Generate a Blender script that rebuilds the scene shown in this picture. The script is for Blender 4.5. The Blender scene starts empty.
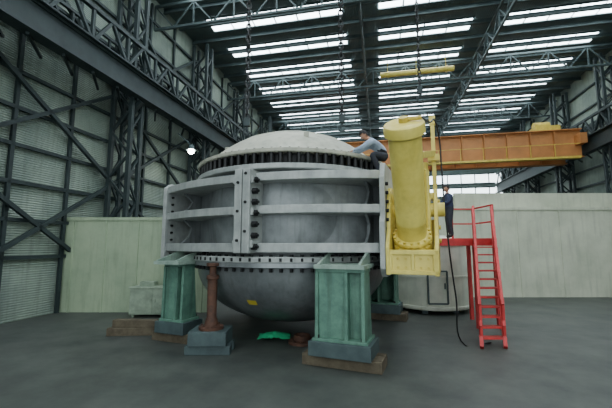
import bpy, bmesh, math, random
from mathutils import Vector, Matrix, Euler
random.seed(7)
scene = bpy.context.scene
COL = scene.collection
FPX = 346

# ------------------------------------------------------------------ materials
def srgb(c):
    return tuple(((x/255)/12.92 if x/255 <= .04045 else ((x/255+.055)/1.055)**2.4) for x in c)
def mat(name, rgb, rough=.6, metal=0.0, rgb2=None, scale=2.0, streak=0.0, bump=0.0, lo=.35, hi=.7):
    m = bpy.data.materials.new(name); m.use_nodes = True
    nt = m.node_tree; n = nt.nodes; l = nt.links
    b = n['Principled BSDF']
    b.inputs['Roughness'].default_value = rough
    b.inputs['Metallic'].default_value = metal
    c1 = srgb(rgb)+(1,)
    if rgb2 is None: rgb2 = tuple(x*.82 for x in rgb)
    c2 = srgb(rgb2)+(1,)
    tc = n.new('ShaderNodeTexCoord'); no = n.new('ShaderNodeTexNoise')
    no.inputs['Scale'].default_value = scale; no.inputs['Detail'].default_value = 8
    no.inputs['Roughness'].default_value = .65
    l.new(tc.outputs['Object'], no.inputs['Vector'])
    r = n.new('ShaderNodeValToRGB'); r.color_ramp.elements[0].position = lo; r.color_ramp.elements[1].position = hi
    r.color_ramp.elements[0].color = c1; r.color_ramp.elements[1].color = c2
    l.new(no.outputs['Fac'], r.inputs['Fac'])
    out = r.outputs['Color']
    if streak > 0:
        mp = n.new('ShaderNodeMapping'); mp.inputs['Scale'].default_value = (5, 5, .5)
        l.new(tc.outputs['Object'], mp.inputs['Vector'])
        n2 = n.new('ShaderNodeTexNoise'); n2.inputs['Scale'].default_value = 1.3; n2.inputs['Detail'].default_value = 6
        l.new(mp.outputs[0], n2.inputs['Vector'])
        r2 = n.new('ShaderNodeValToRGB'); r2.color_ramp.elements[0].position = .5; r2.color_ramp.elements[1].position = .72
        r2.color_ramp.elements[0].color = (0, 0, 0, 1); r2.color_ramp.elements[1].color = (streak,)*3+(1,)
        l.new(n2.outputs['Fac'], r2.inputs['Fac'])
        mx = n.new('ShaderNodeMixRGB'); mx.inputs[2].default_value = tuple(x*.3 for x in c1[:3])+(1,)
        l.new(r2.outputs['Color'], mx.inputs[0]); l.new(out, mx.inputs[1]); out = mx.outputs[0]
    l.new(out, b.inputs['Base Color'])
    if bump > 0:
        bp = n.new('ShaderNodeBump'); bp.inputs['Strength'].default_value = bump; bp.inputs['Distance'].default_value = .02
        l.new(no.outputs['Fac'], bp.inputs['Height']); l.new(bp.outputs[0], b.inputs['Normal'])
    return m
def emis(name, rgb, s):
    m = bpy.data.materials.new(name); m.use_nodes = True
    nt = m.node_tree; b = nt.nodes['Principled BSDF']
    b.inputs['Base Color'].default_value = srgb(rgb)+(1,)
    b.inputs['Emission Color'].default_value = srgb(rgb)+(1,)
    b.inputs['Emission Strength'].default_value = s
    return m
def corrug(name, rgb, rgb2, scale, axis='X', dist=.03):
    m = mat(name, rgb, .6, 0, rgb2, .6, streak=.35)
    nt = m.node_tree; n = nt.nodes; l = nt.links
    w = n.new('ShaderNodeTexWave'); w.bands_direction = axis; w.inputs['Scale'].default_value = scale
    tc = n.new('ShaderNodeTexCoord'); l.new(tc.outputs['Object'], w.inputs['Vector'])
    bp = n.new('ShaderNodeBump'); bp.inputs['Strength'].default_value = .7; bp.inputs['Distance'].default_value = dist
    l.new(w.outputs['Fac'], bp.inputs['Height']); l.new(bp.outputs[0], n['Principled BSDF'].inputs['Normal'])
    return m

M_body = mat('grey_primer', (142,146,146), .4, .2, (106,110,111), 1.6, streak=.55, bump=.2)
M_rib = mat('rib_steel', (176,179,175), .45, .1, (144,148,145), 3.0, streak=.3, bump=.1)
M_dome = mat('dome_primer', (186,184,166), .6, .0, (148,148,133), 1.5, streak=.4, bump=.15)
M_bowl = mat('bowl_steel', (138,142,142), .34, .4, (98,102,104), 1.3, streak=.45, bump=.1)
M_bolt = mat('black_bolts', (30,30,30), .5, .3)
M_yel = mat('yellow_enamel', (230,212,108), .4, 0, (208,186,84), 2.2, streak=.2)
M_yel2 = mat('yellow_enamel_flange', (220,198,88), .45, 0, (186,160,62), 4)
M_grn = mat('green_paint', (104,144,124), .6, 0, (68,102,90), 3, streak=.55, bump=.2)
M_grn2 = mat('pale_green_plate', (156,174,160), .6, 0, (120,140,128), 4, streak=.4)
M_rust = mat('rusty_steel', (98,66,50), .75, .2, (60,42,36), 7, bump=.3)
M_red = mat('red_paint', (206,58,58), .5, 0, (160,40,40), 3)
M_dark = mat('dark_steel_frame', (48,60,60), .6, .1, (34,44,46), 2)
M_dark2 = mat('hall_truss_paint', (78,94,94), .6, .1, (56,68,70), 2)
M_wall = corrug('corrugated_cladding', (148,160,146), (112,126,118), 4.0, 'Z')
M_far = corrug('far_cladding', (134,150,144), (106,122,118), 3.0, 'X')
M_roof = corrug('roof_sheet', (96,112,112), (72,86,88), 3.0, 'X')
M_floor = mat('concrete_floor', (78,82,76), .55, 0, (46,50,48), .9, bump=.3)
M_pgreen = mat('pale_green_plaster', (166,180,150), .8, 0, (142,158,132), .8, streak=.3)
M_cream = mat('cream_plaster', (204,206,184), .8, 0, (178,182,160), .8, streak=.25)
M_tank = mat('cream_tank_paint', (212,213,196), .5, 0, (184,188,172), 1.4, streak=.25)
M_bench = mat('bench_paint', (158,172,150), .6, 0, (122,136,118), 3)
M_orange = mat('crane_orange', (190,128,70), .55, 0, (156,102,56), 1)
M_sky = emis('translucent_skylight', (232,245,252), 13.0)
M_win = emis('window_glass_daylight', (226,240,244), 5.0)
M_lampe = emis('lamp_lens', (255,255,240), 60)
M_wood = mat('timber', (100,90,72), .8, 0, (72,62,48), 5, bump=.3)
M_skin = mat('skin', (190,140,112), .6)
M_hair = mat('hair', (24,20,20), .7)
M_shirt = mat('light_blue_shirt', (160,174,192), .9, 0, (130,144,166), 8, bump=.3)
M_navy = mat('navy_jacket', (50,58,84), .9, 0, (34,40,60), 8, bump=.3)
M_trous = mat('dark_trousers', (52,54,62), .9, 0, (36,38,44), 8, bump=.3)
M_shoe = mat('shoe_leather', (30,26,24), .6)
M_white = mat('eye_white', (225,225,220), .4)
M_lip = mat('lips', (150,90,80), .6)
M_label = mat('yellow_label', (214,190,60), .6)
M_tarp = mat('green_tarpaulin', (50,190,130), .6)
M_hose = mat('black_hose', (26,26,28), .5)

# ------------------------------------------------------------------ geometry helpers
def new_obj(name, bm, m, parent=None, smooth=False, bevel=0.0, rotz=None):
    bmesh.ops.recalc_face_normals(bm, faces=bm.faces)
    me = bpy.data.meshes.new(name); bm.to_mesh(me); bm.free()
    ms = m if isinstance(m, (list, tuple)) else [m]
    for x in ms: me.materials.append(x)
    o = bpy.data.objects.new(name, me); COL.objects.link(o)
    if smooth:
        me.shade_smooth()
        try: me.set_sharp_from_angle(angle=math.radians(35))
        except Exception: pass
    if bevel > 0:
        b = o.modifiers.new('Bevel', 'BEVEL'); b.width = bevel; b.segments = 2; b.limit_method = 'ANGLE'
    if parent: o.parent = parent
    if rotz is not None: o.rotation_euler = (0, 0, rotz)
    return o
def empty(name, loc=(0,0,0), rotz=0):
    e = bpy.data.objects.new(name, None); COL.objects.link(e); e.location = loc; e.rotation_euler = (0,0,rotz)
    e.empty_display_size = .2
    return e
def box(bm, a, b):
    x0,y0,z0 = a; x1,y1,z1 = b
    v = [bm.verts.new(p) for p in [(x0,y0,z0),(x1,y0,z0),(x1,y1,z0),(x0,y1,z0),(x0,y0,z1),(x1,y0,z1),(x1,y1,z1),(x0,y1,z1)]]
    for f in [(0,3,2,1),(4,5,6,7),(0,1,5,4),(1,2,6,5),(2,3,7,6),(3,0,4,7)]: bm.faces.new([v[i] for i in f])
def frame(p1, p2):
    d = (Vector(p2)-Vector(p1)); L = d.length; d.normalize()
    up = Vector((0,0,1)) if abs(d.z) < .99 else Vector((0,1,0))
    s = d.cross(up).normalized(); u = s.cross(d).normalized()
    return Vector(p1), d, s, u, L
def beam(bm, p1, p2, w, h=None):
    h = h or w
    o,d,s,u,L = frame(p1,p2); vs=[]
    for t in (0,L):
        for a,b in ((-1,-1),(1,-1),(1,1),(-1,1)):
            vs.append(bm.verts.new(o+d*t+s*a*w/2+u*b*h/2))
    for f in [(0,1,2,3),(7,6,5,4),(0,4,5,1),(1,5,6,2),(2,6,7,3),(3,7,4,0)]: bm.faces.new([vs[i] for i in f])
def ibeam(bm, p1, p2, w, h, t=.03):
    o,d,s,u,L = frame(p1,p2)
    def sub(c,ww,hh): beam(bm, o+u*c, o+d*L+u*c, ww, hh)
    sub(h/2-t/2,w,t); sub(-h/2+t/2,w,t); sub(0,t,h-2*t)
def cyl(bm, p1, p2, r1, r2=None, seg=24):
    r2 = r1 if r2 is None else r2
    o,d,s,u,L = frame(p1,p2); A=[];B=[]
    for i in range(seg):
        a=2*math.pi*i/seg; c=s*math.cos(a)+u*math.sin(a)
        A.append(bm.verts.new(o+c*r1)); B.append(bm.verts.new(o+d*L+c*r2))
    for i in range(seg):
        j=(i+1)%seg; bm.faces.new([A[i],A[j],B[j],B[i]])
    bm.faces.new(A[::-1]); bm.faces.new(B)
def rings_join(bm, rings, seg):
    for A,B in zip(rings,rings[1:]):
        for i in range(seg):
            j=(i+1)%seg
            if len(A)==1 and len(B)>1: bm.faces.new([A[0],B[i],B[j]])
            elif len(B)==1 and len(A)>1: bm.faces.new([A[i],A[j],B[0]])
            elif len(A)>1: bm.faces.new([A[i],A[j],B[j],B[i]])
def rev_axis(bm, p1, p2, prof, seg=40):
    o,d,s,u,L = frame(p1,p2); rings=[]
    for r,t in prof:
        if r < 1e-5: rings.append([bm.verts.new(o+d*t)])
        else: rings.append([bm.verts.new(o+d*t+(s*math.cos(2*math.pi*i/seg)+u*math.sin(2*math.pi*i/seg))*r) for i in range(seg)])
    rings_join(bm,rings,seg)
def rev(bm, prof, c=(0,0), seg=96):
    rings=[]
    for r,z in prof:
        if r<1e-5: rings.append([bm.verts.new((c[0],c[1],z))])
        else: rings.append([bm.verts.new((c[0]+r*math.cos(2*math.pi*i/seg), c[1]+r*math.sin(2*math.pi*i/seg), z)) for i in range(seg)])
    rings_join(bm,rings,seg)
def prism(bm, pts, axis, t0, t1):
    def P(p,t):
        return {'z':(p[0],p[1],t),'x':(t,p[0],p[1]),'y':(p[0],t,p[1])}[axis]
    A=[bm.verts.new(P(p,t0)) for p in pts]; B=[bm.verts.new(P(p,t1)) for p in pts]
    n=len(pts)
    bm.faces.new(A[::-1]); bm.faces.new(B)
    for i in range(n): bm.faces.new([A[i],A[(i+1)%n],B[(i+1)%n],B[i]])
def tube(name, pts, r, m, parent=None):
    cu=bpy.data.curves.new(name,'CURVE'); cu.dimensions='3D'; cu.bevel_depth=r; cu.bevel_resolution=4; cu.resolution_u=8
    sp=cu.splines.new('BEZIER'); sp.bezier_points.add(len(pts)-1)
    for b,p in zip(sp.bezier_points,pts):
        b.co=p; b.handle_left_type=b.handle_right_type='AUTO'
    cu.materials.append(m)
    o=bpy.data.objects.new(name,cu); COL.objects.link(o)
    if parent: o.parent=parent
    return o

# ------------------------------------------------------------------ hall
HR = math.radians(-12)
RZ = 15.4
A0, A1, B0, B1 = -11.4, 15.5, -9.0, 46.0
bm=bmesh.new(); box(bm,(A0-.3,B0,-.2),(A1+.3,B1+.3,0)); new_obj('floor',bm,M_floor,rotz=HR)
bm=bmesh.new(); box(bm,(A0-.25,B0,0),(A0,B1,RZ)); new_obj('wall_left',bm,M_wall,rotz=HR)
bm=bmesh.new(); box(bm,(A1,B0,0),(A1+.25,B1,RZ)); new_obj('wall_right',bm,M_wall,rotz=HR)
bm=bmesh.new(); box(bm,(A0-.25,B1,0),(A1+.25,B1+.25,RZ)); new_obj('wall_back',bm,M_far,rotz=HR)
bm=bmesh.new(); box(bm,(A0-.25,B0,RZ),(A1+.25,B1+.25,RZ+.2)); new_obj('ceiling',bm,M_roof,rotz=HR)
e=empty('skylight_strips',rotz=HR)
bm=bmesh.new(); bf=bmesh.new()
bands=[(-9.6,-1.7),(.2,5.6),(7.3,13.5)]
b=-4.0
while b<44:
    for (x0,x1) in bands:
        n=int(round((x1-x0)/1.3)); w=(x1-x0)/n
        for i in range(n):
            box(bm,(x0+i*w+.05,b,RZ-.04),(x0+(i+1)*w-.05,b+1.15,RZ-.015))
        box(bf,(x0,b-.07,RZ-.1),(x1,b,RZ-.01)); box(bf,(x0,b+1.15,RZ-.1),(x1,b+1.22,RZ-.01))
    b+=3.0
new_obj('translucent_panels',bm,M_sky,e); new_obj('panel_frames',bf,M_dark2,e)
e=empty('roof_purlins',rotz=HR); bm=bmesh.new()
b=-5.3
while b<45:
    ibeam(bm,(A0+.05,b,RZ-.24),(A1-.05,b,RZ-.24),.14,.24); b+=1.5
new_obj('purlins',bm,M_dark2,e)
e=empty('roof_trusses',rotz=HR); bm=bmesh.new()
def truss(bm,p1,p2,h,n,w=.14,d=.09):
    p1=Vector(p1);p2=Vector(p2)
    beam(bm,p1,p2,w); beam(bm,p1-Vector((0,0,h)),p2-Vector((0,0,h)),w)
    for i in range(n):
        a=p1.lerp(p2,i/n); c=p1.lerp(p2,(i+.5)/n); bq=p1.lerp(p2,(i+1)/n)
        beam(bm,a,c-Vector((0,0,h)),d); beam(bm,c-Vector((0,0,h)),bq,d); beam(bm,a,a-Vector((0,0,h)),d)
b=-3
while b<45:
    truss(bm,(A0+.05,b,RZ-.45),(A1-.05,b,RZ-.45),1.3,12,.12,.07); b+=9
for a in (-.7,6.5):
    truss(bm,(a,B0+1,RZ-.5),(a,B1-.2,RZ-.5),1.1,26,.12,.07)
new_obj('truss_members',bm,M_dark2,e)
e=empty('laced_columns',rotz=HR); bm=bmesh.new()
bs=[-6+6.2*i for i in range(9)]
def column(a,b,top):
    s=.45
    for da in (-s,s):
        for db in (-.3,.3): beam(bm,(a+da,b+db,0),(a+da,b+db,top),.16)
    z=.2; k=0
    while z<top-1:
        for db in (-.3,.3):
            beam(bm,(a-s*(1 if k%2 else -1),b+db,z),(a+s*(1 if k%2 else -1),b+db,z+1),.08)
        for da in (-s,s):
            beam(bm,(a+da,b-.3*(1 if k%2 else -1),z),(a+da,b+.3*(1 if k%2 else -1),z+1),.08)
        z+=1;k+=1
for b in bs:
    column(A0+.75,b,RZ-.6)
    column(A1-.75,b,RZ-.6)
new_obj('columns',bm,M_dark,e)
e=empty('wall_bracing',rotz=HR); bm=bmesh.new()
for i in range(len(bs)-1):
    a=A0+.25
    for z0,z1 in ((1,5),(5,9),(9,14)):
        beam(bm,(a,bs[i],z0),(a,bs[i+1],z1),.13); beam(bm,(a,bs[i],z1),(a,bs[i+1],z0),.13)
    for z in (2,3.2,4.4,5.6,6.8,8,9.5,11,12.5,14):
        beam(bm,(A0+.1,bs[i],z),(A0+.1,bs[i+1],z),.1,.12)
        beam(bm,(A1-.1,bs[i],z),(A1-.1,bs[i+1],z),.1,.12)
    for db in (2.07,4.13):
        beam(bm,(A0+.1,bs[i]+db,0),(A0+.1,bs[i]+db,RZ-.5),.1,.12)
new_obj('braces',bm,M_dark,e)
e=empty('crane_runway',rotz=HR); bm=bmesh.new()
for a in (-10.0,A1-1.4):
    q_=-.9*(1 if a<0 else -1)
    ibeam(bm,(a,B0+1,9.2),(a,B1-.5,9.2),.5,1.1,.06)
    truss(bm,(a+.02,B0+1,9.7),(a+.02,B1-.5,9.7),-1.3,30,.16,.11)
    truss(bm,(a+q_,B0+1,9.7),(a+q_,B1-.5,9.7),-1.3,30,.12,.09)
    for b in bs: beam(bm,(a,b,8.6),(a+q_,b,7.6),.2)
    k=B0+1
    while k<B1-2:
        beam(bm,(a,k,8.6),(a+q_,k+1.2,8.6),.08); k+=1.2
new_obj('runway_girders',bm,M_dark,e)
e=empty('overhead_crane',rotz=HR)
bm=bmesh.new()
for bb in (26.6,28.8):
    ibeam(bm,(-9.6,bb,9.35),(A1-1.8,bb,9.35),.6,2.0,.06)
    k=-9
    while k<13: box(bm,(k,bb-.28,8.4),(k+.05,bb+.28,10.3)); k+=1.5
for aa in (-9.4,A1-2.0): box(bm,(aa-.2,25.8,9.2),(aa+.2,29.6,9.9))
new_obj('bridge_girders',bm,M_orange,e)
bm=bmesh.new(); box(bm,(-9.2,25.9,8.2),(A1-2.2,26.3,8.34))
k=-9.2
while k<A1-2.2: beam(bm,(k,25.95,8.34),(k,25.95,9.2),.04); k+=1.5
beam(bm,(-9.2,25.95,9.2),(A1-2.2,25.95,9.2),.04)
new_obj('walkway_rail',bm,M_yel2,e)
bm=bmesh.new(); box(bm,(11,26.7,10.35),(12.6,28.7,10.8)); cyl(bm,(11.3,27.7,11.05),(12.3,27.7,11.05),.3); new_obj('trolley',bm,M_yel2,e)
e=empty('window_1',rotz=HR)
bm=bmesh.new(); bf=bmesh.new()
for z0,z1 in ((8.4,9.5),(10.0,11.2)):
    a=-9
    while a<14:
        box(bm,(a,B1-.06,z0),(a+1.5,B1-.03,z1)); 
        beam(bf,(a-.05,B1-.08,z0),(a-.05,B1-.08,z1),.1); a+=1.6
    beam(bf,(-9,B1-.1,z0),(14,B1-.1,z0),.14); beam(bf,(-9,B1-.1,z1),(14,B1-.1,z1),.14)
new_obj('glass',bm,M_win,e); new_obj('mullions',bf,M_dark2,e)
e=empty('yellow_duct',rotz=HR); bm=bmesh.new()
cyl(bm,(.3,23.4,14.1),(5.1,23.4,14.1),.18,seg=20)
for a in (.8,2.7,4.6): cyl(bm,(a,23.4,14.1),(a+.08,23.4,14.1),.23); beam(bm,(a,23.4,14.2),(a,23.4,RZ-.12),.04)
new_obj('duct_pipe',bm,M_yel,e,smooth=True)
for i,(a,b,z) in enumerate([(-9.3,15.6,7.15),(-9.3,28.0,7.15)]):
    e=empty('high_bay_lamp',rotz=HR)
    bm=bmesh.new(); rev(bm,[(.05,z+.35),(.12,z+.33),(.15,z+.15),(.26,z+.05),(.24,z+.05),(.1,z+.12)],(a,b),24); beam(bm,(a,b,z+.3),(a-.8,b,z+1.0),.05)
    new_obj('lamp_shade',bm,M_dark2,e)
    bm=bmesh.new(); bmesh.ops.create_uvsphere(bm,u_segments=16,v_segments=8,radius=.15,matrix=Matrix.Translation((a,b,z)))
    new_obj('lamp_globe',bm,M_lampe,e,smooth=True)
bm=bmesh.new(); box(bm,(-9.4,12.8,0),(-3.4,12.95,3.35)); box(bm,(-9.4,12.76,3.3),(-3.4,13.0,3.42))
for x in (-8.6,-7.4,-6.2,-5.0,-3.8): box(bm,(x,12.76,0),(x+.05,12.8,3.3))
new_obj('wall_partition_green',bm,M_pgreen)
bm=bmesh.new(); box(bm,(2.5,16.4,0),(17.5,16.6,4.15)); box(bm,(2.5,16.35,4.05),(17.5,16.65,4.2))
box(bm,(7.2,16.62,4.1),(17.5,16.8,4.9))
for x in (4,6,8,10,12): box(bm,(x,16.36,0),(x+.06,16.4,4.1))
new_obj('wall_partition_cream',bm,M_cream)

# ------------------------------------------------------------------ the valve
V=empty('spherical_valve',(-.4,10.5,0),math.radians(-22))
bm=bmesh.new()
R=3.5; cz=2.27; prof=[(2.5,4.53),(2.78,4.53),(2.80,4.55),(2.80,4.62),(2.72,4.65)]
for i in range(1,25):
    r=2.60*(1-i/24); prof.append((r, cz+math.sqrt(R*R-r*r)))
rev(bm,prof,seg=128); new_obj('domed_head',bm,M_dome,V,smooth=True)
bm=bmesh.new()
r=1.55; z=cz+math.sqrt(R*R-r*r); rev(bm,[(r-.03,z),(r-.015,z+.015),(r+.015,z+.01),(r+.03,z-.02)],seg=96)
for a in (0.6,2.2,3.8,5.3):
    x,y=2.0*math.cos(a),2.0*math.sin(a); z=cz+math.sqrt(R*R-4)
    beam(bm,(x,y,z-.05),(x,y,z+.12),.12,.05)
new_obj('weld_seam_and_lugs',bm,M_dome,V,smooth=True)
bm=bmesh.new()
prof=[(2.2,2.08),(2.36,2.12)]
for i in range(13):
    t=i/12; prof.append((2.36+.10*math.sin(math.pi*t),2.2+t*1.8))
prof+=[(2.5,4.02),(2.60,4.16)]
rev(bm,prof,seg=128); new_obj('barrel_wall',bm,M_body,V,smooth=True)
bm=bmesh.new()
hw=[(-2.99,-.75),(-1.42,-1.93),(-1.2,-1.9),(-1.2,1.9),(-1.42,1.93),(-2.99,.75)]
prism(bm,hw,'z',2.25,4.0)
prism(bm,[(-x,y) for x,y in hw],'z',2.25,4.0)
new_obj('housing_side_walls',bm,M_body,V)
bm=bmesh.new(); rev(bm,[(2.4,4.14),(2.78,4.14),(2.8,4.16),(2.8,4.25),(2.78,4.27),(2.4,4.27),(2.4,4.14)],seg=128)
rev(bm,[(2.3,2.0),(2.84,2.0),(2.86,2.02),(2.86,2.12),(2.84,2.14),(2.3,2.14),(2.3,2.0)],seg=128)
new_obj('body_flanges',bm,M_rib,V,smooth=True)
bm=bmesh.new(); rev(bm,[(2.58,4.26),(2.58,4.54)],seg=96)
for i in range(80):
    a=2*math.pi*i/80; x,y=2.70*math.cos(a),2.70*math.sin(a)
    cyl(bm,(x,y,4.26),(x,y,4.54),.06,seg=8); cyl(bm,(x,y,4.62),(x,y,4.66),.03,seg=6)
new_obj('upper_stud_ring',bm,M_bolt,V)
bm=bmesh.new()
for i in range(76):
    a=2*math.pi*i/76; x,y=2.78*math.cos(a),2.78*math.sin(a)
    cyl(bm,(x,y,2.14),(x,y,2.19),.05,seg=6); cyl(bm,(x,y,1.80),(x,y,1.88),.045,seg=6)
    x,y=2.86*math.cos(a),2.86*math.sin(a)
    beam(bm,(x*.995,y*.995,2.035),(x*.995,y*.995,2.11),.055,.055)
new_obj('lower_bolt_ring',bm,M_bolt,V)
bm=bmesh.new(); prof=[(2.4,2.0),(2.84,2.0),(2.85,1.9),(2.74,1.88)]
for i in range(1,25):
    t=math.pi/2*i/24; prof.append((2.72*math.cos(t),1.88-1.62*math.sin(t)))
prof[-1]=(0,1.88-1.62)
rev(bm,prof,seg=128); new_obj('lower_bowl',bm,M_bowl,V,smooth=True)
edge=[(-3.0,-2.0),(-2.4,-2.27),(-1.8,-2.5),(-1.1,-2.66),(-.4,-2.74),(.4,-2.74),(1.1,-2.66),(1.8,-2.5),(2.4,-2.27),(3.0,-2.0)]
poly=edge+[(x,-y) for x,y in edge[::-1]]
bm=bmesh.new()
for z,t in ((3.96,.19),(3.20,.19),(2.34,.21)):
    prism(bm,poly,'z',z-t/2,z+t/2)
new_obj('horizontal_ribs',bm,M_rib,V,bevel=.015)
# gusset brackets between the ribs, next to the end plates and joint
bm=bmesh.new()
for sy in (-1,1):
    for x in (-2.6,2.62):
        for z0,z1 in ((2.44,3.11),(3.29,3.87)):
            prism(bm,[(sy*1.0,z0),(sy*1.85,z0),(sy*1.55,z0+.22),(sy*1.45,z1-.22),(sy*1.8,z1),(sy*1.0,z1)],'x',x-.03,x+.03)
new_obj('stiffener_gussets',bm,M_body,V)
bm=bmesh.new()
pl=[(-2.08,2.05),(-2.08,4.0),(-1.9,4.14),(1.9,4.14),(2.08,4.0),(2.08,2.05),(1.9,1.95),(-1.9,1.95)]
prism(bm,pl,'x',-3.1,-2.98)
pr=[(-1.95,1.72),(-2.14,1.9),(-2.14,2.9),(-2.02,3.05),(-2.02,3.9),(-1.85,4.24),(1.85,4.24),(2.08,3.9),(2.08,1.9),(1.95,1.72)]
prism(bm,pr,'x',2.98,3.1)
new_obj('end_plates',bm,M_rib,V,bevel=.015)
bm=bmesh.new()
for z in [1.95+.2*i for i in range(10)]:
    cyl(bm,(3.1,-1.9,z),(3.16,-1.9,z),.045,seg=6)
    cyl(bm,(-2.98,-1.85,z+.2),(-2.93,-1.85,z+.2),.035,seg=6)
new_obj('end_plate_bolts',bm,M_bolt,V)
bm=bmesh.new()
cyl(bm,(3.0,0,3.0),(3.35,0,3.0),.95,seg=48); cyl(bm,(-3.0,0,3.0),(-3.35,0,3.0),.95,seg=48)
new_obj('trunnion_covers',bm,M_rib,V,bevel=.02)
bm=bmesh.new(); JX=.10
for s in (-1,1):
    for (y0,y1) in ((-3.02,-2.4),(2.4,3.02)):
        box(bm,(JX+min(s*.014,s*.2),y0,2.22),(JX+max(s*.014,s*.2),y1,4.11))
    for z in (2.42,3.14,3.86):
        box(bm,(JX+min(s*.2,s*.26),-2.98,z-.08),(JX+max(s*.2,s*.26),-2.6,z+.08))
new_obj('split_joint_flanges',bm,M_rib,V,bevel=.015)
bm=bmesh.new()
for y in (-2.87,2.87):
    for i in range(7):
        z=2.36+i*.25
        cyl(bm,(JX-.27,y,z),(JX+.36,y,z),.03,seg=10)
        cyl(bm,(JX-.26,y,z),(JX-.2,y,z),.05,seg=6); cyl(bm,(JX+.2,y,z),(JX+.31,y,z),.075,seg=6)
for z in (2.5,3.15,3.8): cyl(bm,(JX-.1,-3.02,z),(JX-.1,-3.05,z),.035,seg=6); cyl(bm,(JX+.1,-3.02,z+.2),(JX+.1,-3.05,z+.2),.035,seg=6)
new_obj('split_joint_studs',bm,M_bolt,V)
bm=bmesh.new()
for su in (-1,1):
    for sw in (-1,1):
        x0,x1=(1.75,2.8) if su>0 else (-2.55,-1.75)
        y0,y1=(-2.85,-1.9) if sw<0 else (1.9,2.7)
        box(bm,(x0,y0,1.92),(x1,y1,2.0))
        for x in (x0+.1,x1-.1):
            a=(1 if sw>0 else -1)
            prism(bm,[(1.9*a,2.0),(y1 if a>0 else y0,2.0),(y1 if a>0 else y0,2.02),(2.1*a,2.24),(1.9*a,2.24)],'x',x-.025,x+.025)
new_obj('mounting_feet',bm,M_grn2,V)
bm=bmesh.new()
def bowlpt(a,z):
    s=(1.88-z)/1.62; r=2.72*math.sqrt(1-s*s)+.006
    return (r*math.cos(a),r*math.sin(a),z)
ac=math.radians(-90); n=6
g=[[bm.verts.new(bowlpt(ac-.04+.10*i/n,1.0+.12*j/n)) for j in range(n+1)] for i in range(n+1)]
for i in range(n):
    for j in range(n): bm.faces.new([g[i][j],g[i+1][j],g[i+1][j+1],g[i][j+1]])
new_obj('inspection_label',bm,M_label,V)

# ------------------------------------------------------------------ hydraulic servomotor (yellow)
S=empty('hydraulic_servomotor',(-.4,10.5,0),math.radians(-22))
pb=Vector((3.6,-1.42,2.30)); pt=Vector((3.66,-3.15,4.66)); Ls=(pt-pb).length
bm=bmesh.new()
prof=[(0,0),(.30,0),(.30,.12),(.41,.12),(.41,.24),(.35,.25),(.35,.33),(.41,.34),(.41,.40),(.31,.42),(.31,.75),(.315,.76),(.315,.80),(.31,.81),(.31,Ls-.24),(.36,Ls-.23),(.38,Ls-.21),(.38,Ls-.06),(.365,Ls-.02),(.33,Ls),(.2,Ls+.01),(.0,Ls+.02)]
rev_axis(bm,pb,pt,prof,48); new_obj('cylinder_barrel',bm,M_yel,S,smooth=True)
bm=bmesh.new(); o,d,s,u,L=frame(pb,pt)
for i in range(16):
    a=2*math.pi*i/16; c=s*math.cos(a)+u*math.sin(a)
    cyl(bm,o+c*.38+d*.24,o+c*.38+d*.29,.03,seg=6); cyl(bm,o+c*.38+d*.40,o+c*.38+d*.45,.03,seg=6)
new_obj('gland_bolts',bm,M_yel2,S)
bm=bmesh.new(); q=o+d*(L+.01)
cyl(bm,q,q+d*.09,.09,seg=16); cyl(bm,q+d*.05,q+d*.05-s*.32,.04,seg=12)
new_obj('oil_port',bm,M_yel2,S)
bm=bmesh.new()
box(bm,(3.18,-2.15,1.80),(4.15,-.7,1.88)); box(bm,(3.14,-2.15,2.20),(4.15,-.7,2.30))
box(bm,(3.18,-2.10,1.84),(4.1,-2.02,2.24)); 
for x in (3.2,3.65,4.07): box(bm,(x-.03,-2.15,1.88),(x+.03,-.7,2.22))
box(bm,(3.18,-.78,1.84),(4.1,-.7,3.0))
ck=[(-2.15,1.78),(-2.19,2.35),(-1.95,2.75),(-1.8,3.55),(-1.6,3.7),(-.7,3.7),(-.7,1.78)]
prism(bm,ck,'x',3.11,3.19)
ck2=[(-2.15,1.78),(-2.15,2.30),(-1.55,2.6),(-1.3,3.4),(-1.15,3.7),(-.7,3.7),(-.7,1.78)]
prism(bm,ck2,'x',4.07,4.15)
box(bm,(3.19,-1.2,3.45),(4.07,-.75,3.6))
cyl(bm,(3.1,-1.15,3.2),(4.3,-1.15,3.2),.16,seg=20)
new_obj('bracket_weldment',bm,M_yel,S,bevel=.012)
bm=bmesh.new()
for x in (3.35,3.5,3.8,3.95):
    for z in (1.94,2.12): cyl(bm,(x,-2.14,z),(x,-2.10,z),.03,seg=6)
for z in (2.5,2.8,3.4): cyl(bm,(4.15,-1.1,z),(4.2,-1.1,z),.05,seg=8)
for z in (2.5,2.8,3.1,3.4): cyl(bm,(3.06,-1.75,z),(3.11,-1.75,z),.04,seg=8)
new_obj('bracket_bolts',bm,M_yel2,S)
bm=bmesh.new()
beam(bm,(4.11,-1.05,3.6),(4.11,-1.05,5.42),.09,.09)
beam(bm,(4.11,-1.05,4.55),(3.9,-2.4,4.2),.1,.14); box(bm,(3.98,-1.2,4.35),(4.24,-.9,4.5)); box(bm,(4.04,-1.12,5.25),(4.18,-.98,5.45))
cyl(bm,(3.95,-1.35,2.3),(3.95,-1.35,4.1),.055,seg=12); cyl(bm,(3.35,-1.0,2.3),(3.35,-1.0,4.0),.05,seg=12)
cyl(bm,(3.85,-1.2,3.6),(3.85,-1.2,4.3),.13,seg=16)
new_obj('guide_column',bm,M_yel,S,bevel=.008)
tube('pressure_hose',[q+d*.05-s*.32,q-s*.42+Vector((0,.5,.12)),Vector((4.2,-1.4,5.15)),Vector((4.25,-1.0,4.9)),Vector((4.27,-1.0,4.2)),Vector((4.3,-1.1,3.2)),Vector((4.45,-.6,1.2)),Vector((4.6,-.2,.03)),Vector((5.2,.3,.025))],.018,M_hose,S)

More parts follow.
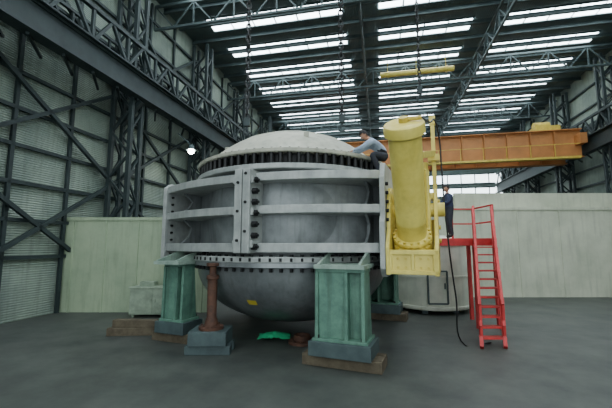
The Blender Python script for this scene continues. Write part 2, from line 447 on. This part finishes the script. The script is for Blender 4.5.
# ------------------------------------------------------------------ support stands
def W(u,w):
    c,s=math.cos(math.radians(-22)),math.sin(math.radians(-22))
    return (-.4+u*c-(-w)*s, 10.5+u*s+(-w)*c)
def stand(u,w,wd,dp,top,split=.1):
    x,y=W(u,w); e=empty('support_stand',(x,y,0),math.radians(-22 if w>0 else 158))
    bm=bmesh.new(); h0=.5
    box(bm,(-wd/2-.05,-dp/2-.06,h0),(wd/2+.05,dp/2+.06,h0+.06))
    box(bm,(-wd/2,-dp/2,top-.07),(wd/2,dp/2,top))
    box(bm,(wd*split,-dp/2+.16,h0+.06),(wd/2-.03,-dp/2+.22,top-.07))
    box(bm,(-wd/2+.03,-dp/2+.02,h0+.06),(wd*split,-dp/2+.08,top-.07))
    for sx in (-wd/2+.0,wd*split,wd/2-.07):
        prism(bm,[(-dp/2-.05,h0+.06),(-dp/2-.02,top-.07),(dp/2-.12,top-.07),(dp/2,h0+.06)],'x',sx,sx+.07)
    new_obj('stand_weldment',bm,M_grn,e,bevel=.008)
    bm=bmesh.new(); box(bm,(-wd/2-.12,-dp/2-.12,.22),(wd/2+.12,dp/2+.12,.5))
    new_obj('steel_plinth',bm,M_dark2,e,bevel=.01)
    bm=bmesh.new()
    for k in (-.33,0,.33): box(bm,(-wd/2-.3,k*dp-.1,0),(wd/2+.3,k*dp+.1,.22))
    new_obj('timber_sleepers',bm,M_wood,e,bevel=.01)
    bm=bmesh.new()
    for sx in (-1,1):
        for sy in (-1,1): cyl(bm,(sx*wd*.44,sy*(dp/2+.02),h0+.06),(sx*wd*.44,sy*(dp/2+.02),h0+.12),.03,seg=6)
    new_obj('anchor_nuts',bm,M_bolt,e)
stand(2.28,2.5,1.02,.6,1.92)
stand(-2.15,2.3,.66,.5,1.92)
stand(2.28,-2.3,.9,.6,1.92)
stand(-2.15,-2.3,.7,.6,1.92)

jx,jy=-2.17,8.2
J=empty('screw_jack',(jx,jy,0)); bm=bmesh.new()
rev(bm,[(0,.5),(.28,.5),(.28,.56),(.16,.58),(.13,.72),(.11,.75),(.11,1.6),(.14,1.62),(.14,1.7),(.08,1.72),(.08,1.9),(.15,1.92),(.15,1.985),(0,1.985)],seg=24)
for a in range(6): cyl(bm,(.23*math.cos(a),.23*math.sin(a),.56),(.23*math.cos(a),.23*math.sin(a),.6),.025,seg=6)
new_obj('jack_post',bm,M_rust,J,smooth=True)
bm=bmesh.new(); box(bm,(-.42,-.36,.2),(.42,.36,.5)); box(bm,(-.5,-.3,0),(.5,-.1,.2)); box(bm,(-.5,.1,0),(.5,.3,.2)); new_obj('jack_block',bm,M_dark2,J,bevel=.01)

# ------------------------------------------------------------------ red staircase with landing
T=empty('red_staircase'); bm=bmesh.new()
PX0,PX1,PY0,PY1,PZ=4.0,5.6,10.35,11.6,2.6
box(bm,(PX0,PY0,PZ-.05),(PX1,PY1,PZ))
for p,q2 in (((PX0,PY0),(PX1,PY0)),((PX0,PY1),(PX1,PY1)),((PX0,PY0),(PX0,PY1)),((PX1,PY0),(PX1,PY1))):
    beam(bm,(*p,PZ-.12),(*q2,PZ-.12),.08,.2)
for p in ((PX0+1.0,PY0),(PX1,PY0),(PX0+1.4,PY1),(PX1,PY1)): beam(bm,(*p,0),(*p,PZ),.1)
for z in (PZ+.5,PZ+1.0):
    beam(bm,(PX0+.9,PY1,z),(PX1,PY1,z),.045); beam(bm,(PX1,PY0,z),(PX1,PY1,z),.045)
for p in ((PX1,PY0),(PX1,PY1),(PX0+.9,PY1)): beam(bm,(*p,PZ),(*p,PZ+1.02),.05)
new_obj('landing',bm,M_red,T)
bm=bmesh.new()
tl=Vector((5.0,10.3,PZ-.05)); tr=Vector((5.55,10.3,PZ-.05)); dn=Vector((-.9,-1.9,-PZ+.05))
for a in (tl,tr):
    beam(bm,a,a+dn,.08,.24)
    rl=a+Vector((0,0,1.0)); beam(bm,rl,rl+dn,.06); rl=a+Vector((0,0,.5)); beam(bm,rl,rl+dn,.05)
    for i in range(5):
        p=a+dn*(i/4.2); beam(bm,p,p+Vector((0,0,1.0)),.06)
for i in range(1,12):
    p=tl+dn*(i/12); r2=tr+dn*(i/12)
    beam(bm,p,r2,.24,.035)
new_obj('stair_flight',bm,M_red,T)

# ------------------------------------------------------------------ cream tank with hatch
K=empty('storage_tank',(4.75,13.6,0)); bm=bmesh.new()
rev(bm,[(0,.15),(1.42,.15),(1.44,.2),(1.44,2.45),(1.40,2.55),(.7,2.75),(0,2.8)],seg=64)
for z in (.25,1.3,2.42): rev(bm,[(1.43,z-.04),(1.48,z-.03),(1.48,z+.03),(1.43,z+.04)],seg=64)
new_obj('tank_shell',bm,M_tank,K,smooth=True)
bm=bmesh.new()
for a in range(6): box(bm,(1.1*math.cos(a*1.047)-.1,1.1*math.sin(a*1.047)-.1,0),(1.1*math.cos(a*1.047)+.1,1.1*math.sin(a*1.047)+.1,.2))
for (p,q2) in (((-.55,-1.45,.4),(-.55,-1.45,1.5)),((.1,-1.5,.4),(.1,-1.5,1.5)),((-.55,-1.45,1.5),(.1,-1.5,1.5)),((-.55,-1.45,.4),(.1,-1.5,.4))): beam(bm,p,q2,.05)
beam(bm,(.0,-1.54,.9),(.0,-1.54,1.1),.04)
new_obj('hatch_frame',bm,M_dark2,K)

B=empty('tool_cabinet',(-5.1,12.2,0)); bm=bmesh.new()
box(bm,(-.8,-.35,.1),(.8,.35,.95)); box(bm,(-.84,-.38,.95),(.84,.38,1.0))
for x in (-.78,.01): box(bm,(x,-.37,.14),(x+.76,-.35,.92))
for x in (-.74,.66): 
    for y in (-.3,.22): box(bm,(x,y,0),(x+.08,y+.08,.1))
for x in (-.08,.06): box(bm,(x,-.40,.5),(x+.03,-.37,.62))
box(bm,(-.6,-.1,1.0),(-.1,.2,1.15)); cyl(bm,(.3,0,1.0),(.3,0,1.14),.1)
new_obj('cabinet_body',bm,M_bench,B,bevel=.01)
bm=bmesh.new(); n=14; g=[]
for i in range(n+1):
    row=[]
    for j in range(n+1):
        x=-.4+.8*i/n; y=-.25+.5*j/n
        z=.02+.14*max(0,math.cos(x*2.8))*max(0,math.cos(y*4.5))+random.uniform(0,.04)
        row.append(bm.verts.new((x+random.uniform(-.02,.02),y,z)))
    g.append(row)
for i in range(n):
    for j in range(n): bm.faces.new([g[i][j],g[i+1][j],g[i+1][j+1],g[i][j+1]])
o_=new_obj('green_tarpaulin',bm,M_tarp,smooth=True); o_.location=(-.8,9.2,0)
bm=bmesh.new()
for i,(x,y,z,l,r) in enumerate([(-4.6,9.6,0,1.4,.1),(-4.6,9.85,0,1.4,.05),(-4.55,9.7,.2,1.3,-.05)]):
    beam(bm,(x-l/2,y,z+.1),(x+l/2,y+r,z+.1),.2,.2)
new_obj('timber_stack',bm,M_wood,bevel=.01)
bm=bmesh.new(); rev(bm,[(.16,0),(.34,0),(.34,.07),(.2,.08),(.2,.2),(.16,.2),(.16,0)],(.0,.0),32)
for i in range(8): cyl(bm,(.27*math.cos(i*.785),.27*math.sin(i*.785),.07),(.27*math.cos(i*.785),.27*math.sin(i*.785),.1),.025,seg=6)
o_=new_obj('spare_pipe_flange',bm,M_rust); o_.location=(-.1,8.9,0)

def chain(x,y,zb,link):
    C=empty('chain_hoist_hook',(x,y,0)); bm=bmesh.new()
    z=zb+.75; k=0
    while z<RZ-.45:
        pts=[]
        for i in range(8):
            a=2*math.pi*i/8; px=link*.35*math.cos(a); pz=link*.62*math.sin(a)
            pts.append(Vector((px,0,z+pz)) if k%2==0 else Vector((0,px,z+pz)))
        for i in range(8): beam(bm,pts[i],pts[(i+1)%8],link*.2)
        z+=link*.9; k+=1
    new_obj('chain_links',bm,M_bolt,C)
    bm=bmesh.new(); box(bm,(-.11,-.08,zb+.38),(.11,.08,zb+.7)); cyl(bm,(0,0,zb+.7),(0,0,zb+.8),.05,seg=10); cyl(bm,(0,0,zb+.28),(0,0,zb+.38),.04,seg=10)
    pts=[Vector((-.12*math.sin(a),0,zb+.15-.13*math.cos(a))) for a in [math.radians(t) for t in range(-70,190,26)]]
    pts=pts+[Vector((0,0,zb+.3))]
    for a,b2 in zip(pts,pts[1:]): beam(bm,a,b2,.05)
    new_obj('hook_block',bm,M_dark,C)
chain(-2.3,13,6.6,.26); chain(1.4,13,6.75,.26); chain(5.0,14.5,8.6,.18)

# ------------------------------------------------------------------ people
def add_hand(wrist, dirv, palmn, thumb_side, name, parent, curl=.5):
    dirv=Vector(dirv).normalized(); n=Vector(palmn); n=(n-dirv*n.dot(dirv)).normalized(); side=dirv.cross(n).normalized()
    me=bpy.data.meshes.new(name); bm=bmesh.new(); sk=bm.verts.layers.skin.verify()
    def V_(p,r): v=bm.verts.new(p); v[sk].radius=r; return v
    w=Vector(wrist); root=V_(w,(.026,.02)); root[sk].use_root=True
    mid=V_(w+dirv*.05,(.040,.018)); bm.edges.new((root,mid))
    specs=[(-.030,.068),(-.010,.078),(.011,.074),(.031,.058)]
    for off,ln in specs:
        k=V_(w+dirv*.092+side*off,(.011,.011)); bm.edges.new((mid,k)); prev=k; d=dirv.copy(); p=k.co.copy()
        for q_ in range(3):
            d=(d+n*curl*.6).normalized(); p=p+d*ln*(.42,.32,.26)[q_]
            v=V_(p,(.0095-.001*q_,)*2); bm.edges.new((prev,v)); prev=v
    t0=V_(w+dirv*.035+side*.035*thumb_side,(.013,.013)); bm.edges.new((mid,t0))
    t1=V_(t0.co+(dirv*.6+side*thumb_side*.6+n*.3).normalized()*.035,(.011,.011)); bm.edges.new((t0,t1))
    t2=V_(t1.co+(dirv*.8+side*thumb_side*.15+n*.4).normalized()*.03,(.009,.009)); bm.edges.new((t1,t2))
    bm.to_mesh(me); bm.free(); me.materials.append(M_skin)
    o=bpy.data.objects.new(name,me); COL.objects.link(o); o.parent=parent
    o.modifiers.new('Skin','SKIN'); s_=o.modifiers.new('Sub','SUBSURF'); s_.levels=1; s_.render_levels=1
def add_head(c, yaw, pitch, parent, hairm):
    Mx=Matrix.Translation(c)@Euler((pitch,0,yaw),'XYZ').to_matrix().to_4x4()
    bm=bmesh.new(); bmesh.ops.create_uvsphere(bm,u_segments=32,v_segments=24,radius=1)
    for v in bm.verts:
        x,y,z=v.co; sx=.075; sy=.095; sz=.118
        if z<0: sx*=1-.28*(-z)**1.5; 
        X,Y,Z=x*sx,y*sy,z*sz
        if y<0 and z<-.1: Y*=(1-.10*(-z))
        if y<-.2:
            Y-=.024*math.exp(-((X/.012)**2))*math.exp(-(((Z+.018)/.022)**2))
            Y+=.010*math.exp(-(((abs(X)-.03)/.014)**2))*math.exp(-(((Z-.008)/.012)**2))
            Y-=.006*math.exp(-((X/.022)**2))*math.exp(-(((Z+.06)/.01)**2))
            Y-=.010*math.exp(-((X/.025)**2))*math.exp(-(((Z+.10)/.018)**2))
        v.co=(X,Y,Z)
    for s_ in (-1,1):
        r=bmesh.ops.create_uvsphere(bm,u_segments=10,v_segments=8,radius=1)
        for v in r['verts']: v.co=(s_*.077+v.co.x*.010, .012+v.co.y*.018, -.005+v.co.z*.032)
    bm.transform(Mx); new_obj('head',bm,M_skin,parent,smooth=True)
    bm=bmesh.new()
    for s_ in (-1,1):
        bmesh.ops.create_uvsphere(bm,u_segments=12,v_segments=8,radius=.012,matrix=Matrix.Translation((s_*.03,-.078,.008)))
    bm.transform(Mx); new_obj('eyes',bm,M_white,parent,smooth=True)
    bm=bmesh.new()
    for s_ in (-1,1): bmesh.ops.create_uvsphere(bm,u_segments=8,v_segments=6,radius=.006,matrix=Matrix.Translation((s_*.03,-.0885,.008)))
    for s_ in (-1,1): beam(bm,(s_*.016,-.092,.028),(s_*.044,-.082,.028),.006,.006)
    bm.transform(Mx); new_obj('pupils_and_brows',bm,M_hair,parent)
    bm=bmesh.new(); beam(bm,(-.022,-.089,-.06),(.022,-.089,-.06),.008,.009); bm.transform(Mx); new_obj('mouth',bm,M_lip,parent)
    bm=bmesh.new(); bmesh.ops.create_uvsphere(bm,u_segments=32,v_segments=24,radius=1)
    dl=[v for v in bm.verts if (v.co.z < .38 and v.co.y < -.25) or (v.co.z<-.5) or (v.co.z<-.05 and v.co.y<.0)]
    bmesh.ops.delete(bm,geom=dl,context='VERTS')
    for v in bm.verts:
        k=1+.02*math.sin(v.co.x*23+v.co.z*17)
        v.co=(v.co.x*.088*k,v.co.y*.108*k+.003,v.co.z*.133*k+.003)
    bm.transform(Mx); new_obj('hair',bm,hairm,parent,smooth=True)
def body(name_parent, J, E, Rr, region, mats):
    me=bpy.data.meshes.new('body'); bm=bmesh.new(); sk=bm.verts.layers.skin.verify(); vs={}
    for k,p in J.items():
        v=bm.verts.new(p); r=Rr[k]; v[sk].radius=(r if isinstance(r,tuple) else (r,r)); vs[k]=v
    vs['pelvis'][sk].use_root=True
    for a,b_ in E: bm.edges.new((vs[a],vs[b_]))
    bm.to_mesh(me); bm.free()
    o=bpy.data.objects.new('tmp',me); COL.objects.link(o)
    s0=o.modifiers.new('Skin','SKIN'); s0.branch_smoothing=.6
    s_=o.modifiers.new('Sub','SUBSURF'); s_.levels=2; s_.render_levels=2
    dg=bpy.context.evaluated_depsgraph_get(); dg.update()
    m2=bpy.data.meshes.new_from_object(o.evaluated_get(dg)); bpy.data.objects.remove(o)
    m2.materials.clear()
    for m in mats: m2.materials.append(m)
    segs=[(Vector(J[a]),Vector(J[b_]),region.get((a,b_),0)) for a,b_ in E]
    for p in m2.polygons:
        c=p.center; best=9; bi=0
        for a,b_,ri in segs:
            ab=b_-a; t=max(0,min(1,(c-a).dot(ab)/max(ab.length_squared,1e-9))); d=(c-(a+ab*t)).length
            if d<best: best=d; bi=ri
        p.material_index=bi; p.use_smooth=True
    ob=bpy.data.objects.new('clothed_body',m2); COL.objects.link(ob); ob.parent=name_parent
E0=[('pelvis','waist'),('waist','chest'),('chest','neck0'),('neck0','neck1'),
    ('chest','shL'),('shL','elL'),('elL','wrL'),('chest','shR'),('shR','elR'),('elR','wrR'),
    ('pelvis','hipL'),('hipL','knL'),('knL','anL'),('anL','toL'),('pelvis','hipR'),('hipR','knR'),('knR','anR'),('anR','toR')]
R0=dict(pelvis=(.18,.15),waist=(.17,.14),chest=(.19,.16),neck0=(.085,.08),neck1=(.06,.06),shL=.095,elL=.066,wrL=.044,shR=.095,elR=.066,wrR=.044,
        hipL=.12,knL=.085,anL=.06,toL=.048,hipR=.12,knR=.085,anR=.06,toR=.048)
reg={('neck0','neck1'):1,('pelvis','hipL'):2,('pelvis','hipR'):2,('hipL','knL'):2,('knL','anL'):2,('hipR','knR'):2,('knR','anR'):2,('anL','toL'):3,('anR','toR'):3}
P1=empty('worker')
J1=dict(pelvis=(2.00,8.48,4.62),waist=(1.90,8.48,4.80),chest=(1.72,8.47,4.97),neck0=(1.58,8.46,5.04),neck1=(1.51,8.46,5.08),
  shL=(1.62,8.26,4.95),elL=(1.36,8.20,4.75),wrL=(1.16,8.27,4.70),shR=(1.62,8.67,4.95),elR=(1.36,8.72,4.79),wrR=(1.16,8.58,4.76),
  hipL=(1.98,8.38,4.58),knL=(1.60,8.26,4.62),anL=(1.82,8.30,4.17),toL=(1.66,8.28,4.11),
  hipR=(1.98,8.58,4.58),knR=(1.64,8.66,4.66),anR=(1.98,8.62,4.17),toR=(1.86,8.58,4.11))
body(P1,J1,E0,R0,reg,[M_shirt,M_skin,M_trous,M_shoe])
add_head(Vector((1.45,8.45,5.15)),math.radians(-82),math.radians(42),P1,M_hair)
add_hand(J1['wrL'],(-.85,.1,-.35),(0,0,-1),1,'hand_left',P1,.35)
add_hand(J1['wrR'],(-.85,-.1,-.3),(0,0,-1),-1,'hand_right',P1,.35)
P2=empty('worker'); bx,by,bz=4.5,10.85,2.6
J2=dict(pelvis=(0,0,.92),waist=(0,-.01,1.08),chest=(-.02,-.01,1.28),neck0=(-.03,-.01,1.42),neck1=(-.04,-.01,1.47),
  shL=(-.02,-.20,1.34),elL=(-.12,-.26,1.08),wrL=(-.34,-.20,1.12),shR=(-.02,.19,1.34),elR=(-.10,.26,1.07),wrR=(-.30,.18,1.0),
  hipL=(0,-.10,.86),knL=(-.04,-.11,.49),anL=(.02,-.12,.10),toL=(-.13,-.13,.05),
  hipR=(0,.10,.86),knR=(-.0,.11,.49),anR=(.08,.12,.10),toR=(-.07,.13,.05))
J2={k:(bx+v[0],by+v[1],bz+v[2]) for k,v in J2.items()}
body(P2,J2,E0,dict(R0),reg,[M_navy,M_skin,M_trous,M_shoe])
add_head(Vector((bx-.06,by-.01,bz+1.58)),math.radians(-75),math.radians(12),P2,M_hair)
add_hand(J2['wrL'],(-.95,0,-.1),(0,0,-1),1,'hand_left',P2,.5)
add_hand(J2['wrR'],(-.95,0,-.2),(0,0,-1),-1,'hand_right',P2,.5)

# ------------------------------------------------------------------ world + camera
w=bpy.data.worlds.new('World'); scene.world=w; w.use_nodes=True
bg=w.node_tree.nodes['Background']; bg.inputs[0].default_value=(.84,.96,1,1); bg.inputs[1].default_value=2.3
cam=bpy.data.cameras.new('Camera'); co=bpy.data.objects.new('Camera',cam); COL.objects.link(co)
cam.sensor_width=36; cam.lens=FPX/612*36; co.location=(0,0,2.4)
co.rotation_euler=(math.radians(90+6.76),0,0); scene.camera=co
